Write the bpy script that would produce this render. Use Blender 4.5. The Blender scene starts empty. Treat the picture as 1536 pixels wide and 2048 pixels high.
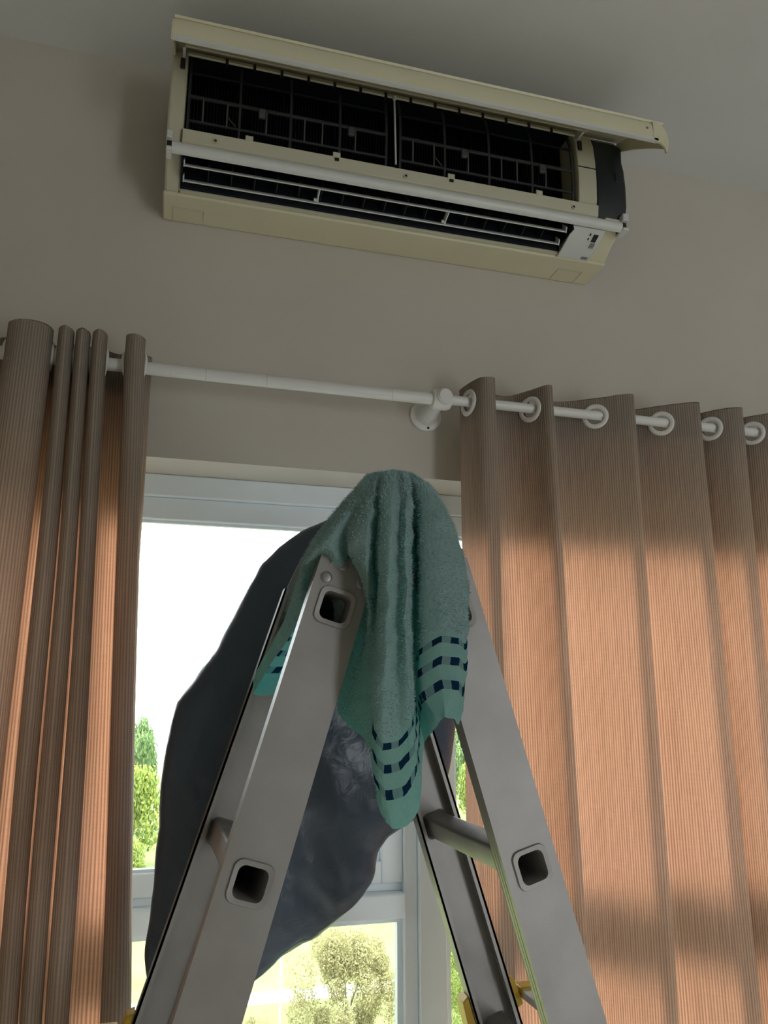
import bpy, bmesh, math, random
from mathutils import Vector, Matrix, noise
random.seed(7)
S = bpy.context.scene
C = S.collection
# ------------------------------------------------------------------ camera
F_PX = 1560.0
PITCH = math.radians(13.898)
YAW = math.radians(15.511)
CAM = Vector((0.0, -1.6, 1.5))
cd = bpy.data.cameras.new('camera'); cam = bpy.data.objects.new('camera', cd); C.objects.link(cam)
cd.sensor_fit = 'HORIZONTAL'; cd.sensor_width = 36.0; cd.lens = F_PX / 1536 * 36.0
cd.clip_start = 0.02; cd.clip_end = 3000
cam.location = CAM
cam.rotation_euler = (math.pi / 2 + PITCH, 0, -YAW)
S.camera = cam
# ------------------------------------------------------------------ light
w = bpy.data.worlds.new('world'); S.world = w; w.use_nodes = True
bg = w.node_tree.nodes['Background']
bg.inputs[0].default_value = (0.90, 0.96, 1.0, 1); bg.inputs[1].default_value = 8.5
sd = bpy.data.lights.new('sun', 'SUN'); sun = bpy.data.objects.new('sun', sd); C.objects.link(sun)
sd.energy = 6.0; sd.angle = math.radians(13.0); sd.color = (1.0, 0.93, 0.80)
# the sun stands outside the window, to the right and low
sdir = Vector((-0.55, -0.80, -0.19)).normalized()
sun.rotation_euler = sdir.to_track_quat('-Z', 'Y').to_euler()
S.view_settings.view_transform = 'Standard'
S.view_settings.look = 'None'
S.view_settings.gamma = 1.0
S.view_settings.use_curve_mapping = False
S.view_settings.exposure = 0.28
try:
    S.cycles.max_bounces = 12; S.cycles.diffuse_bounces = 8; S.cycles.transparent_max_bounces = 16
except Exception: pass

# ------------------------------------------------------------------ helpers
FW = Vector((math.sin(YAW) * math.cos(PITCH), math.cos(YAW) * math.cos(PITCH), math.sin(PITCH)))
RT = Vector((math.cos(YAW), -math.sin(YAW), 0)); UP = RT.cross(FW)
def at(px, py, d):
    """point of the place seen at a pixel, d metres in front of the camera measured square to the window wall"""
    v = FW + RT * ((px - 768) / F_PX) - UP * ((py - 1024) / F_PX)
    return CAM + v * (d / v.y)

def mat(name, col, rough=0.6, metal=0.0, spec=0.5, noise_amt=0.0, noise_scale=20, bump=0.0, bump_scale=200, col2=None):
    m = bpy.data.materials.new(name); m.use_nodes = True
    nt = m.node_tree; b = nt.nodes['Principled BSDF']
    b.inputs['Base Color'].default_value = (*col, 1); b.inputs['Roughness'].default_value = rough
    b.inputs['Metallic'].default_value = metal; b.inputs['Specular IOR Level'].default_value = spec
    tc = nt.nodes.new('ShaderNodeTexCoord')
    if noise_amt or col2:
        n = nt.nodes.new('ShaderNodeTexNoise'); n.inputs['Scale'].default_value = noise_scale; n.inputs['Detail'].default_value = 6
        nt.links.new(tc.outputs['Object'], n.inputs['Vector'])
        mx = nt.nodes.new('ShaderNodeMix'); mx.data_type = 'RGBA'
        c2 = col2 if col2 else tuple(c * (1 - noise_amt) for c in col)
        mx.inputs[6].default_value = (*col, 1); mx.inputs[7].default_value = (*c2, 1)
        nt.links.new(n.outputs['Fac'], mx.inputs[0]); nt.links.new(mx.outputs[2], b.inputs['Base Color'])
    if bump:
        n2 = nt.nodes.new('ShaderNodeTexNoise'); n2.inputs['Scale'].default_value = bump_scale; n2.inputs['Detail'].default_value = 4
        nt.links.new(tc.outputs['Object'], n2.inputs['Vector'])
        bp = nt.nodes.new('ShaderNodeBump'); bp.inputs['Strength'].default_value = bump; bp.inputs['Distance'].default_value = 0.002
        nt.links.new(n2.outputs['Fac'], bp.inputs['Height']); nt.links.new(bp.outputs['Normal'], b.inputs['Normal'])
    return m

class MB:
    """collects shapes; build() links them as one mesh object"""
    def __init__(s): s.v = []; s.f = []
    def add(s, vs, fs):
        o = len(s.v); s.v += [tuple(p) for p in vs]; s.f += [tuple(i + o for i in f) for f in fs]; return s
    def box(s, x0, x1, y0, y1, z0, z1):
        return s.add([(x0,y0,z0),(x1,y0,z0),(x1,y1,z0),(x0,y1,z0),(x0,y0,z1),(x1,y0,z1),(x1,y1,z1),(x0,y1,z1)],
                     [(0,3,2,1),(4,5,6,7),(0,1,5,4),(1,2,6,5),(2,3,7,6),(3,0,4,7)])
    def prism_x(s, poly, x0, x1):
        """poly: (y,z) points, extruded along x"""
        n = len(poly)
        vs = [(x0, y, z) for y, z in poly] + [(x1, y, z) for y, z in poly]
        fs = [tuple(range(n))[::-1], tuple(range(n, 2 * n))] + [(i, (i + 1) % n, n + (i + 1) % n, n + i) for i in range(n)]
        return s.add(vs, fs)
    def strip_x(s, line, th, x0, x1):
        """an open (y,z) profile line given a thickness and extruded along x"""
        pts = [Vector((0, y, z)) for y, z in line]; off = []
        for i, p in enumerate(pts):
            a = pts[max(i - 1, 0)]; b = pts[min(i + 1, len(pts) - 1)]; t = (b - a).normalized()
            off.append(p + Vector((0, -t.z, t.y)) * th)
        n = len(pts); m = 2 * n
        poly = [(p.y, p.z) for p in pts] + [(p.y, p.z) for p in reversed(off)]
        vs = [(x0, y, z) for y, z in poly] + [(x1, y, z) for y, z in poly]
        fs = [(i, (i + 1) % m, m + (i + 1) % m, m + i) for i in range(m)]
        fs += [(i, m - 1 - i, m - 2 - i, i + 1) for i in range(n - 1)]
        fs += [(m + i + 1, m + m - 2 - i, m + m - 1 - i, m + i) for i in range(n - 1)]
        return s.add(vs, fs)
    def tube(s, a, b, r, n=16, r2=None, caps=True):
        a = Vector(a); b = Vector(b); r2 = r if r2 is None else r2
        t = (b - a).normalized(); u = t.orthogonal().normalized(); w_ = t.cross(u)
        vs = []
        for p, q in ((a, r), (b, r2)):
            for i in range(n):
                g = 2 * math.pi * i / n; vs.append(p + u * math.cos(g) * q + w_ * math.sin(g) * q)
        fs = [(i, (i + 1) % n, n + (i + 1) % n, n + i) for i in range(n)]
        if caps: fs += [tuple(range(n))[::-1], tuple(range(n, 2 * n))]
        return s.add(vs, fs)
    def lathe(s, c, axis, prof, n=24):
        """prof: (distance along axis, radius)"""
        c = Vector(c); t = Vector(axis).normalized(); u = t.orthogonal().normalized(); w_ = t.cross(u)
        vs = []; k = len(prof)
        for h, r in prof:
            for i in range(n):
                g = 2 * math.pi * i / n; vs.append(c + t * h + (u * math.cos(g) + w_ * math.sin(g)) * r)
        fs = [(j * n + i, j * n + (i + 1) % n, (j + 1) * n + (i + 1) % n, (j + 1) * n + i) for j in range(k - 1) for i in range(n)]
        fs += [tuple(range(n))[::-1], tuple(range((k - 1) * n, k * n))]
        return s.add(vs, fs)
    def torus(s, c, axis, R, r, n=24, m=8, flat=1.0):
        c = Vector(c); t = Vector(axis).normalized(); u = t.orthogonal().normalized(); w_ = t.cross(u)
        vs = []
        for i in range(n):
            g = 2 * math.pi * i / n; e = u * math.cos(g) + w_ * math.sin(g)
            for j in range(m):
                h = 2 * math.pi * j / m; vs.append(c + e * (R + r * math.cos(h)) + t * r * flat * math.sin(h))
        fs = [(i * m + j, ((i + 1) % n) * m + j, ((i + 1) % n) * m + (j + 1) % m, i * m + (j + 1) % m) for i in range(n) for j in range(m)]
        return s.add(vs, fs)
    def build(s, name, m, parent=None, smooth=False, bevel=0.0, seg=2):
        me = bpy.data.meshes.new(name); me.from_pydata(s.v, [], s.f); me.update()
        bm = bmesh.new(); bm.from_mesh(me); bmesh.ops.recalc_face_normals(bm, faces=bm.faces); bm.to_mesh(me); bm.free()
        if m: me.materials.append(m)
        o = bpy.data.objects.new(name, me); C.objects.link(o)
        if parent: o.parent = parent
        if bevel:
            b = o.modifiers.new('bevel', 'BEVEL'); b.width = bevel; b.segments = seg; b.limit_method = 'ANGLE'; b.angle_limit = math.radians(40)
            smooth = True
        if smooth:
            for p in me.polygons: p.use_smooth = True
            if not (smooth == 'all'):
                try: me.set_sharp_from_angle(angle=math.radians(42))
                except Exception: pass
        return o
def tag(o, label=None, cat=None, group=None, kind=None):
    if label: o['label'] = label
    if cat: o['category'] = cat
    if group: o['group'] = group
    if kind: o['kind'] = kind
    return o
def empty(name, loc=(0, 0, 0)):
    o = bpy.data.objects.new(name, None); C.objects.link(o); o.location = loc; o.empty_display_size = 0.05
    return o
def keep(o, parent):
    """parent a part whose mesh is written in world coordinates"""
    o.parent = parent; o.matrix_parent_inverse = Matrix.Translation(parent.location).inverted(); return o
def part(mb, name, m, root, **k):
    return keep(mb.build(name, m, None, **k), root)
def lerp(a, b, t): return a + (b - a) * t
def sstep(a, b, x):
    t = min(max((x - a) / (b - a), 0), 1); return t * t * (3 - 2 * t)

# ------------------------------------------------------------------ materials
M = {}
M['wall'] = mat('wall_paint', (0.585, 0.555, 0.50), 0.9, spec=0.2, col2=(0.515, 0.475, 0.42), noise_scale=3.0, bump=0.25, bump_scale=140)
M['ceil'] = mat('ceiling_paint', (0.66, 0.67, 0.66), 0.9, spec=0.2, noise_amt=0.06, noise_scale=5, bump=0.15, bump_scale=180)
M['floor'] = mat('floor_tile', (0.80, 0.77, 0.70), 0.35, noise_amt=0.12, noise_scale=5)
M['frame'] = mat('window_frame_white', (0.80, 0.87, 0.92), 0.4, noise_amt=0.06, noise_scale=15)
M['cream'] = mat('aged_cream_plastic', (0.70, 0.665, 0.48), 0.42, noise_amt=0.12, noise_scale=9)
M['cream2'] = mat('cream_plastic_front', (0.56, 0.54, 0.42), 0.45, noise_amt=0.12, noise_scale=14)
M['pale'] = mat('pale_plastic', (0.66, 0.68, 0.66), 0.4, noise_amt=0.10, noise_scale=25)
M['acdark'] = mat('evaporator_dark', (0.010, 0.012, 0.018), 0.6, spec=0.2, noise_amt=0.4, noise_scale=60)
M['acrib'] = mat('filter_frame_dark', (0.030, 0.034, 0.036), 0.5, noise_amt=0.3, noise_scale=40)
M['acrib2'] = mat('filter_rib_grey', (0.085, 0.09, 0.085), 0.5, noise_amt=0.3, noise_scale=40)
M['acbox'] = mat('control_box_dark', (0.010, 0.018, 0.020), 0.5, noise_amt=0.4, noise_scale=12)
M['black'] = mat('black_plastic', (0.01, 0.01, 0.012), 0.5)
M['print'] = mat('grey_print', (0.20, 0.21, 0.20), 0.6)
M['rod'] = mat('white_enamel_rod', (0.72, 0.72, 0.70), 0.38, noise_amt=0.08, noise_scale=30)
M['ring'] = mat('white_grommet', (0.74, 0.73, 0.70), 0.35, noise_amt=0.05)
M['yellow'] = mat('yellow_plastic', (0.62, 0.40, 0.05), 0.45, noise_amt=0.2, noise_scale=60)
M['rivet'] = mat('rivet_steel', (0.30, 0.29, 0.30), 0.4, metal=0.7)

def aluminium():
    m = bpy.data.materials.new('brushed_aluminium'); m.use_nodes = True; nt = m.node_tree; b = nt.nodes['Principled BSDF']
    b.inputs['Metallic'].default_value = 0.35; b.inputs['Roughness'].default_value = 0.45
    tc = nt.nodes.new('ShaderNodeTexCoord'); n = nt.nodes.new('ShaderNodeTexNoise'); n.inputs['Scale'].default_value = 14; n.inputs['Detail'].default_value = 8
    nt.links.new(tc.outputs['Object'], n.inputs['Vector'])
    r = nt.nodes.new('ShaderNodeValToRGB')
    r.color_ramp.elements[0].position = 0.3; r.color_ramp.elements[0].color = (0.29, 0.275, 0.265, 1)
    r.color_ramp.elements[1].position = 0.7; r.color_ramp.elements[1].color = (0.35, 0.335, 0.325, 1)
    nt.links.new(n.outputs['Fac'], r.inputs[0]); nt.links.new(r.outputs[0], b.inputs['Base Color'])
    n2 = nt.nodes.new('ShaderNodeTexNoise'); n2.inputs['Scale'].default_value = 400
    nt.links.new(tc.outputs['Object'], n2.inputs['Vector'])
    bp = nt.nodes.new('ShaderNodeBump'); bp.inputs['Strength'].default_value = 0.08; bp.inputs['Distance'].default_value = 0.001
    nt.links.new(n2.outputs['Fac'], bp.inputs['Height']); nt.links.new(bp.outputs['Normal'], b.inputs['Normal'])
    return m
M['alu'] = aluminium()

def glass():
    m = bpy.data.materials.new('window_glass'); m.use_nodes = True; nt = m.node_tree; nt.nodes.clear()
    o = nt.nodes.new('ShaderNodeOutputMaterial'); t = nt.nodes.new('ShaderNodeBsdfTransparent'); g = nt.nodes.new('ShaderNodeBsdfGlossy')
    t.inputs[0].default_value = (0.95, 0.98, 0.97, 1); g.inputs['Roughness'].default_value = 0.02
    f = nt.nodes.new('ShaderNodeFresnel'); f.inputs[0].default_value = 1.45; mx = nt.nodes.new('ShaderNodeMixShader')
    nt.links.new(f.outputs[0], mx.inputs[0]); nt.links.new(t.outputs[0], mx.inputs[1]); nt.links.new(g.outputs[0], mx.inputs[2])
    nt.links.new(mx.outputs[0], o.inputs[0]); return m
M['glass'] = glass()

def curtain_mat(name, dif, tra, wt):
    """taupe ribbed weave; light from behind comes through orange. UV in metres"""
    m = bpy.data.materials.new(name); m.use_nodes = True; nt = m.node_tree; nt.nodes.clear(); L = nt.links.new
    o = nt.nodes.new('ShaderNodeOutputMaterial')
    uv = nt.nodes.new('ShaderNodeUVMap'); uv.uv_map = 'UVMap'
    mp = nt.nodes.new('ShaderNodeMapping'); mp.inputs['Scale'].default_value = (1, 0.02, 1)
    L(uv.outputs[0], mp.inputs[0])
    n = nt.nodes.new('ShaderNodeTexNoise'); n.inputs['Scale'].default_value = 260; n.inputs['Detail'].default_value = 3
    L(mp.outputs[0], n.inputs['Vector'])                       # long vertical threads
    wv = nt.nodes.new('ShaderNodeTexWave'); wv.bands_direction = 'X'; wv.inputs['Scale'].default_value = 62; wv.inputs['Distortion'].default_value = 0.6
    wv.inputs['Detail'].default_value = 2; wv.inputs['Detail Scale'].default_value = 4
    L(uv.outputs[0], wv.inputs['Vector'])                      # ribs
    mp2 = nt.nodes.new('ShaderNodeMapping'); mp2.inputs['Scale'].default_value = (0.12, 1, 1); L(uv.outputs[0], mp2.inputs[0])
    n3 = nt.nodes.new('ShaderNodeTexNoise'); n3.inputs['Scale'].default_value = 240; n3.inputs['Detail'].default_value = 2; L(mp2.outputs[0], n3.inputs['Vector'])   # slubs across
    a1 = nt.nodes.new('ShaderNodeMath'); a1.operation = 'MULTIPLY_ADD'; L(wv.outputs['Fac'], a1.inputs[0]); a1.inputs[1].default_value = 0.80; L(n.outputs['Fac'], a1.inputs[2])
    a2 = nt.nodes.new('ShaderNodeMath'); a2.operation = 'MULTIPLY_ADD'; L(n3.outputs['Fac'], a2.inputs[0]); a2.inputs[1].default_value = 0.28; L(a1.outputs[0], a2.inputs[2])
    rg = nt.nodes.new('ShaderNodeMapRange'); rg.inputs['From Min'].default_value = 0.58; rg.inputs['From Max'].default_value = 1.50
    L(a2.outputs[0], rg.inputs['Value'])
    def ramp(c0, c1):
        x = nt.nodes.new('ShaderNodeMix'); x.data_type = 'RGBA'; x.inputs[6].default_value = (*c0, 1); x.inputs[7].default_value = (*c1, 1); L(rg.outputs[0], x.inputs[0]); return x.outputs[2]
    d = nt.nodes.new('ShaderNodeBsdfDiffuse'); L(ramp(tuple(c * 0.80 for c in dif), tuple(min(c * 1.17, .9) for c in dif)), d.inputs[0])
    t = nt.nodes.new('ShaderNodeBsdfTranslucent'); L(ramp(tuple(c * 0.62 for c in tra), tuple(min(c * k, .95) for c, k in zip(tra, (1.28, 1.45, 1.6)))), t.inputs[0])
    bp = nt.nodes.new('ShaderNodeBump'); bp.inputs['Strength'].default_value = 0.35; bp.inputs['Distance'].default_value = 0.0015
    L(a2.outputs[0], bp.inputs['Height']); L(bp.outputs[0], d.inputs['Normal'])
    mx = nt.nodes.new('ShaderNodeMixShader'); mx.inputs[0].default_value = wt
    L(d.outputs[0], mx.inputs[1]); L(t.outputs[0], mx.inputs[2]); L(mx.outputs[0], o.inputs[0]); return m
M['curtain'] = curtain_mat('curtain_weave', (0.44, 0.38, 0.32), (0.31, 0.133, 0.075), 0.45)

# ------------------------------------------------------------------ the room
CEIL = 2.94
XL, XR, YB = -1.9, 2.6, -3.9
WX0, WX1, WZ0, WZ1 = -0.80, 1.90, 0.08, 1.995       # window opening in the far wall
def struct(o): return tag(o, kind='structure')
b = MB(); T = 0.26
b.box(XL, WX0, 0, T, 0, CEIL); b.box(WX1, XR, 0, T, 0, CEIL); b.box(WX0, WX1, 0, T, WZ1, CEIL); b.box(WX0, WX1, 0, T, 0, WZ0)
struct(b.build('wall_front', M['wall']))
struct(MB().box(XL - .3, XR + .3, YB - .3, T, -0.2, 0).build('floor', M['floor']))
struct(MB().box(XL - .3, XR + .3, YB - .3, T, CEIL, CEIL + .2).build('ceiling', M['ceil']))
struct(MB().box(XL - .25, XL, YB - .25, T, 0, CEIL).build('wall_left', M['wall']))
struct(MB().box(XR, XR + .25, YB - .25, T, 0, CEIL).build('wall_right', M['wall']))
# the wall behind the camera has an unseen opening added to let in fill daylight
BX0, BX1, BZ1 = 1.75, 2.3, 2.1
b = MB(); b.box(XL, BX0, YB - .25, YB, 0, CEIL); b.box(BX1, XR, YB - .25, YB, 0, CEIL); b.box(BX0, BX1, YB - .25, YB, BZ1, CEIL)
struct(b.build('wall_back', M['wall']))

# ------------------------------------------------------------------ windows
def window(n, x0, x1, stile_l, stile_r, fl=.030):
    root = empty('window_%d' % n, (x0, 0.12, WZ0)); struct(root)
    ZT0, ZT1 = 1.067, 1.128                              # transom
    yf, yb = 0.12, 0.185
    p = lambda mb, nm, m='frame', **k: part(mb, nm, M[m], root, **k)
    fw = 0.030
    p(MB().box(x0, x1, yf, yb, 1.945, WZ1), 'head_frame', bevel=.003)
    p(MB().box(x0, x0 + fl, yf, yb, WZ0, 1.945), 'jamb', bevel=.003)
    p(MB().box(x1 - fw, x1, yf, yb, WZ0, 1.945), 'jamb', bevel=.003)
    t = p(MB().box(x0 + fl, x1 - fw, yf - .012, yb, ZT0, ZT1 - .012), 'transom', bevel=.004)
    p(MB().box(x0 + fl, x1 - fw, yf + .016, yb, ZT1 - .012, ZT1 + .004), 'transom_ledge', bevel=.002)
    p(MB().box(x0 + fl, x1 - fw, yf, yb, WZ0, WZ0 + .06), 'bottom_frame', bevel=.003)
    # upper sash: rails between full-height stiles
    a0, a1 = x0 + fl, x1 - fw; ys, ye = yf + .010, yb - .012
    p(MB().box(a0, a0 + stile_l, ys, ye, 1.132, 1.945), 'sash_stile', bevel=.003)
    p(MB().box(a1 - stile_r, a1, ys, ye, 1.132, 1.945), 'sash_stile', bevel=.003)
    p(MB().box(a0 + stile_l, a1 - stile_r, ys, ye, 1.895, 1.945), 'sash_rail', bevel=.003)
    p(MB().box(a0 + stile_l, a1 - stile_r, ys, ye, 1.132, 1.177), 'sash_rail', bevel=.003)
    for zz0, zz1, u0, u1 in ((1.177, 1.895, a0 + stile_l, a1 - stile_r),):
        p(MB().box(u0, u1, yf + .034, yf + .040, zz0, zz1), 'pane', 'glass')
        g = .006
        p(MB().box(u0, u1, yf + .022, yf + .034, zz1 - g, zz1), 'glazing_bead'); p(MB().box(u0, u1, yf + .022, yf + .034, zz0, zz0 + g), 'glazing_bead')
        p(MB().box(u0, u0 + g, yf + .022, yf + .034, zz0 + g, zz1 - g), 'glazing_bead'); p(MB().box(u1 - g, u1, yf + .022, yf + .034, zz0 + g, zz1 - g), 'glazing_bead')
    # lower light
    z0, z1 = WZ0 + .06, ZT0; u0, u1 = a0, a1; g = .012
    p(MB().box(u0, u1, yf + .034, yf + .040, z0, z1), 'pane', 'glass')
    p(MB().box(u0, u1, yf + .014, yf + .034, z1 - g, z1), 'glazing_bead'); p(MB().box(u0, u1, yf + .014, yf + .034, z0, z0 + g), 'glazing_bead')
    p(MB().box(u0, u0 + g, yf + .014, yf + .034, z0 + g, z1 - g), 'glazing_bead'); p(MB().box(u1 - g, u1, yf + .014, yf + .034, z0 + g, z1 - g), 'glazing_bead')
    return root
window(1, WX0, 0.552, .047, .047)
window(2, 0.612, WX1, .030, .047, .004)
struct(MB().box(0.552, 0.612, 0.108, 0.190, WZ0, WZ1).build('trim_1', M['frame'], bevel=.003))          # mullion between the two
struct(MB().box(WX0, WX1, -0.03, 0.12, WZ0 - .03, WZ0 + .004).build('trim_2', M['frame'], bevel=.004))   # inner sill
for nm, x0, x1, z0, z1, y in (('window', WX0, WX1, WZ0, WZ1, .22), ('fill_opening', BX0, BX1, 0.0, BZ1, YB - .2)):  # second portal serves the opening added behind the camera for fill
    ld = bpy.data.lights.new('daylight_portal', 'AREA'); lo = bpy.data.objects.new('daylight_portal', ld); C.objects.link(lo)
    ld.shape = 'RECTANGLE'; ld.size = x1 - x0; ld.size_y = z1 - z0; ld.cycles.is_portal = True
    lo.location = ((x0 + x1) / 2, y, (z0 + z1) / 2); lo.rotation_euler = (math.radians(-90 if y > 0 else 90), 0, 0)

# ------------------------------------------------------------------ air conditioner
def air_conditioner():
    root = empty('air_conditioner', (0.46, -0.10, 2.545))
    tag(root, 'old cream wall air conditioner with its front flap lifted and filters bare', 'air conditioner')
    p = lambda mb, nm, m, **k: part(mb, nm, M[m], root, **k)
    x0, x1 = -0.063, 0.980
    gx0, gx1 = -0.031, 0.856          # grille opening
    ox1 = 0.848                       # outlet end
    front = [(-.192, 2.606), (-.203, 2.640), (-.207, 2.690), (-.207, 2.735), (-.203, 2.785), (-.190, 2.822), (-.160, 2.838)]
    low = [(0, 2.553), (-.097, 2.553), (-.136, 2.577), (-.190, 2.596)]
    p(MB().box(x0, x1, -.105, 0, 2.556, 2.838), 'back_shell', 'cream', bevel=.006)
    # flat underside cover with moulded knock-outs
    bc = p(MB().box(x0 - .002, x1, -.098, -.001, 2.545, 2.554), 'bottom_cover', 'cream', bevel=.003)
    for kx in (-.045, .875):
        k = MB(); a, e, th = kx, kx + .065, .0016
        k.box(a, a + th, -.055, -.004, 2.5440, 2.5455); k.box(e, e + th, -.055, -.004, 2.5440, 2.5455); k.box(a, e, -.056, -.0545, 2.5440, 2.5455)
        keep(k.build('knockout_line', M['cream2']), root)
    # left cheek, right post
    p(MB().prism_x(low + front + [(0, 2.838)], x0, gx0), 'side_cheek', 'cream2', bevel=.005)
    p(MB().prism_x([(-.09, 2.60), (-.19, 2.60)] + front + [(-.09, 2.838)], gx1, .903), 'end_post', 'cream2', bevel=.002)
    p(MB().box(gx1 + .001, .902, -.2085, -.200, 2.7185, 2.7205), 'post_seam', 'black')
    p(MB().prism_x(low + [(-.196, 2.606), (0, 2.606)], .925, x1), 'side_cheek', 'cream', bevel=.005)
    # dark control box at the right, cover off; its outer edge is bowed
    bx = [(-.02, 2.604), (-.186, 2.604), (-.200, 2.640), (-.203, 2.69), (-.201, 2.735), (-.195, 2.765), (-.197, 2.80), (-.18, 2.825), (-.02, 2.83)]
    cb = p(MB().prism_x(bx, .903, .984), 'control_box', 'acbox', bevel=.006)
    p(MB().box(.955, .968, -.2045, -.199, 2.70, 2.725), 'box_latch', 'black', bevel=.002)
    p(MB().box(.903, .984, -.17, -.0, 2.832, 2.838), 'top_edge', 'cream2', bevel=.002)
    # recess with evaporator
    p(MB().box(gx0, gx1, -.125, -.106, 2.60, 2.836), 'evaporator', 'acdark')
    fins = MB()
    n = 130
    for i in range(n):
        x = gx0 + (gx1 - gx0) * (i + .5) / n; fins.box(x - .0006, x + .0006, -.133, -.125, 2.61, 2.83)
    tag(p(fins, 'evaporator_fins', 'acdark'), kind='stuff')
    p(MB().strip_x([(-.204, 2.806), (-.197, 2.819), (-.184, 2.832), (-.160, 2.838)], -.004, gx0, gx1), 'grille_top_rail', 'cream2')
    p(MB().box(gx0, gx1, -.180, -.106, 2.826, 2.834), 'recess_top', 'acdark')
    for i in range(14):
        x = gx0 + .075 + i * .0575; p(MB().box(x, x + .006, -.2045, -.198, 2.800, 2.813), 'rail_hook', 'black')
    # filter frames: curved ribs and cross rails
    def fy(z):
        for (ya, za), (yb_, zb) in zip(front, front[1:]):
            if za <= z <= zb: return lerp(ya, yb_, (z - za) / (zb - za))
        return -.19
    def rib(x, za, zb, wd, m, nm='filter_rib', inset=.010):
        k = 7; line = [(fy(lerp(za, zb, i / k)) + inset, lerp(za, zb, i / k)) for i in range(k + 1)]
        p(MB().strip_x(line, -.004, x - wd / 2, x + wd / 2), nm, m)
    def rail(z, xa, xb, h, m, inset=.010):
        y = fy(z) + inset; p(MB().box(xa, xb, y, y + .005, z - h / 2, z + h / 2), 'filter_rail', m, bevel=.001)
    for xa, xb in ((gx0 + .004, .398), (.424, gx1 - .006)):
        rail(2.712, xa, xb, .007, 'acrib'); rail(2.656, xa, xb, .005, 'acrib'); rail(2.772, xa, xb, .004, 'acdark')
        w_ = (xb - xa) / 4
        for i in range(5): rib(min(max(xa + i * w_, xa + .003), xb - .003), 2.630, 2.815, .005, 'acrib')
        for i, fx in enumerate((.075, .19, .38, .57, .66, .83)):
            rib(xa + (xb - xa) * fx, 2.656, 2.712, .0032, 'acrib2', 'filter_stay')
        for fx in (.34, .79):
            x = xa + (xb - xa) * fx; y = fy(2.70) + .006
            p(MB().box(x, x + .014, y, y + .008, 2.690, 2.711), 'filter_tab', 'acrib2', bevel=.002)
        x = xa + (xb - xa) * .19
        p(MB().tube((x, fy(2.70) + .008, 2.676), (x + .018, fy(2.66) + .008, 2.658), .0012, 6), 'loose_fibre', 'acrib2')
    p(MB().tube((.411, -.205, 2.802), (.413, -.2075, 2.632), .0022, 8), 'prop_strut', 'pale', smooth=True)
    p(MB().lathe((.411, -.206, 2.802), (0, 0, 1), [(-.006, .003), (-.002, .0048), (.003, .0045), (.006, .002)], 10), 'strut_head', 'pale', smooth=True)
    # cross bar below the filters, with catches and screw holes
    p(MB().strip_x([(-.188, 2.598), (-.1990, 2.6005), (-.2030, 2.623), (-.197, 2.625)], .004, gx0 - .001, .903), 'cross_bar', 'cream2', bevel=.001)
    for x in (.100, .283, .540, .752):
        t_ = p(MB().prism_x([(-.2080, 2.620), (-.2090, 2.633), (-.2045, 2.634), (-.203, 2.620)], x - .008, x + .008), 'catch', 'cream2', bevel=.001)
        if x in (.283, .540):
            p(MB().box(x - .004, x + .005, -.2085, -.204, 2.6140, 2.6200), 'catch_slot', 'black')
    for x in (.033, .436, .838):
        p(MB().lathe((x, -.2055, 2.6080), (0, -1, .14), [(0, .0052), (.0016, .0052), (.0016, .0034)], 12), 'screw_boss', 'cream2')
        p(MB().lathe((x, -.2065, 2.6080), (0, -1, .14), [(0, .0030), (.0016, .0026)], 10), 'screw', 'black')
    # rounded white lip over the outlet
    arc = [(-.190 - .0125 * math.sin(g), 2.5870 + .0130 * math.cos(g)) for g in [math.pi * i / 10 for i in range(11)]]
    p(MB().prism_x([(-.182, 2.600)] + arc + [(-.186, 2.578)], x0 + .012, .966), 'outlet_lip', 'pale', smooth=True)
    for xa, xb in ((x0 + .001, x0 + .012), (.966, x1 + .001)):
        p(MB().box(xa, xb, -.207, -.170, 2.598, 2.616), 'lip_bracket', 'pale', bevel=.002)
        p(MB().box(xa, xb, -.204, -.170, 2.574, 2.581), 'lip_bracket', 'pale', bevel=.002)
        p(MB().box(xa + .001, xb - .001, -.196, -.170, 2.580, 2.599), 'lip_bracket', 'black')
    # outlet duct
    p(MB().strip_x([(-.184, 2.586), (-.150, 2.618), (-.108, 2.632)], .003, gx0, ox1), 'duct_roof', 'acdark')
    p(MB().box(gx0, ox1, -.112, -.104, 2.556, 2.634), 'duct_back', 'acdark')
    p(MB().box(gx0, gx0 + .003, -.185, -.10, 2.565, 2.63), 'duct_side', 'acdark'); p(MB().box(ox1 - .003, ox1, -.185, -.10, 2.565, 2.63), 'duct_side', 'acdark')
    p(MB().box(gx0, .93, -.107, -.0975, 2.5500, 2.5560), 'outlet_sill', 'cream2', bevel=.001)
    def blade(y, z, ya, za):
        bl = p(MB().strip_x([(y, z), (lerp(y, ya, .5), lerp(z, za, .5) + .002), (ya, za)], .0030, gx0 + .007, ox1 - .012), 'louver_blade', 'pale', bevel=.001)
        for x in (gx0 + .004, ox1 - .012):
            p(MB().prism_x([(y, z - .001), (ya, za), (ya - .004, za + .016), (y - .006, z + .012)], x, x + .003), 'blade_end', 'pale', bevel=.0008)
    blade(-.166, 2.5665, -.150, 2.582); blade(-.129, 2.5570, -.115, 2.571)
    for x in (.255, .548):
        p(MB().prism_x([(-.165, 2.5675), (-.128, 2.558), (-.120, 2.570), (-.155, 2.582)], x, x + .003), 'blade_link', 'pale', bevel=.0008)
        p(MB().lathe((x - .006, -.134, 2.564), (1, 0, 0), [(0, .004), (.010, .004)], 10), 'blade_pin', 'pale')
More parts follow.
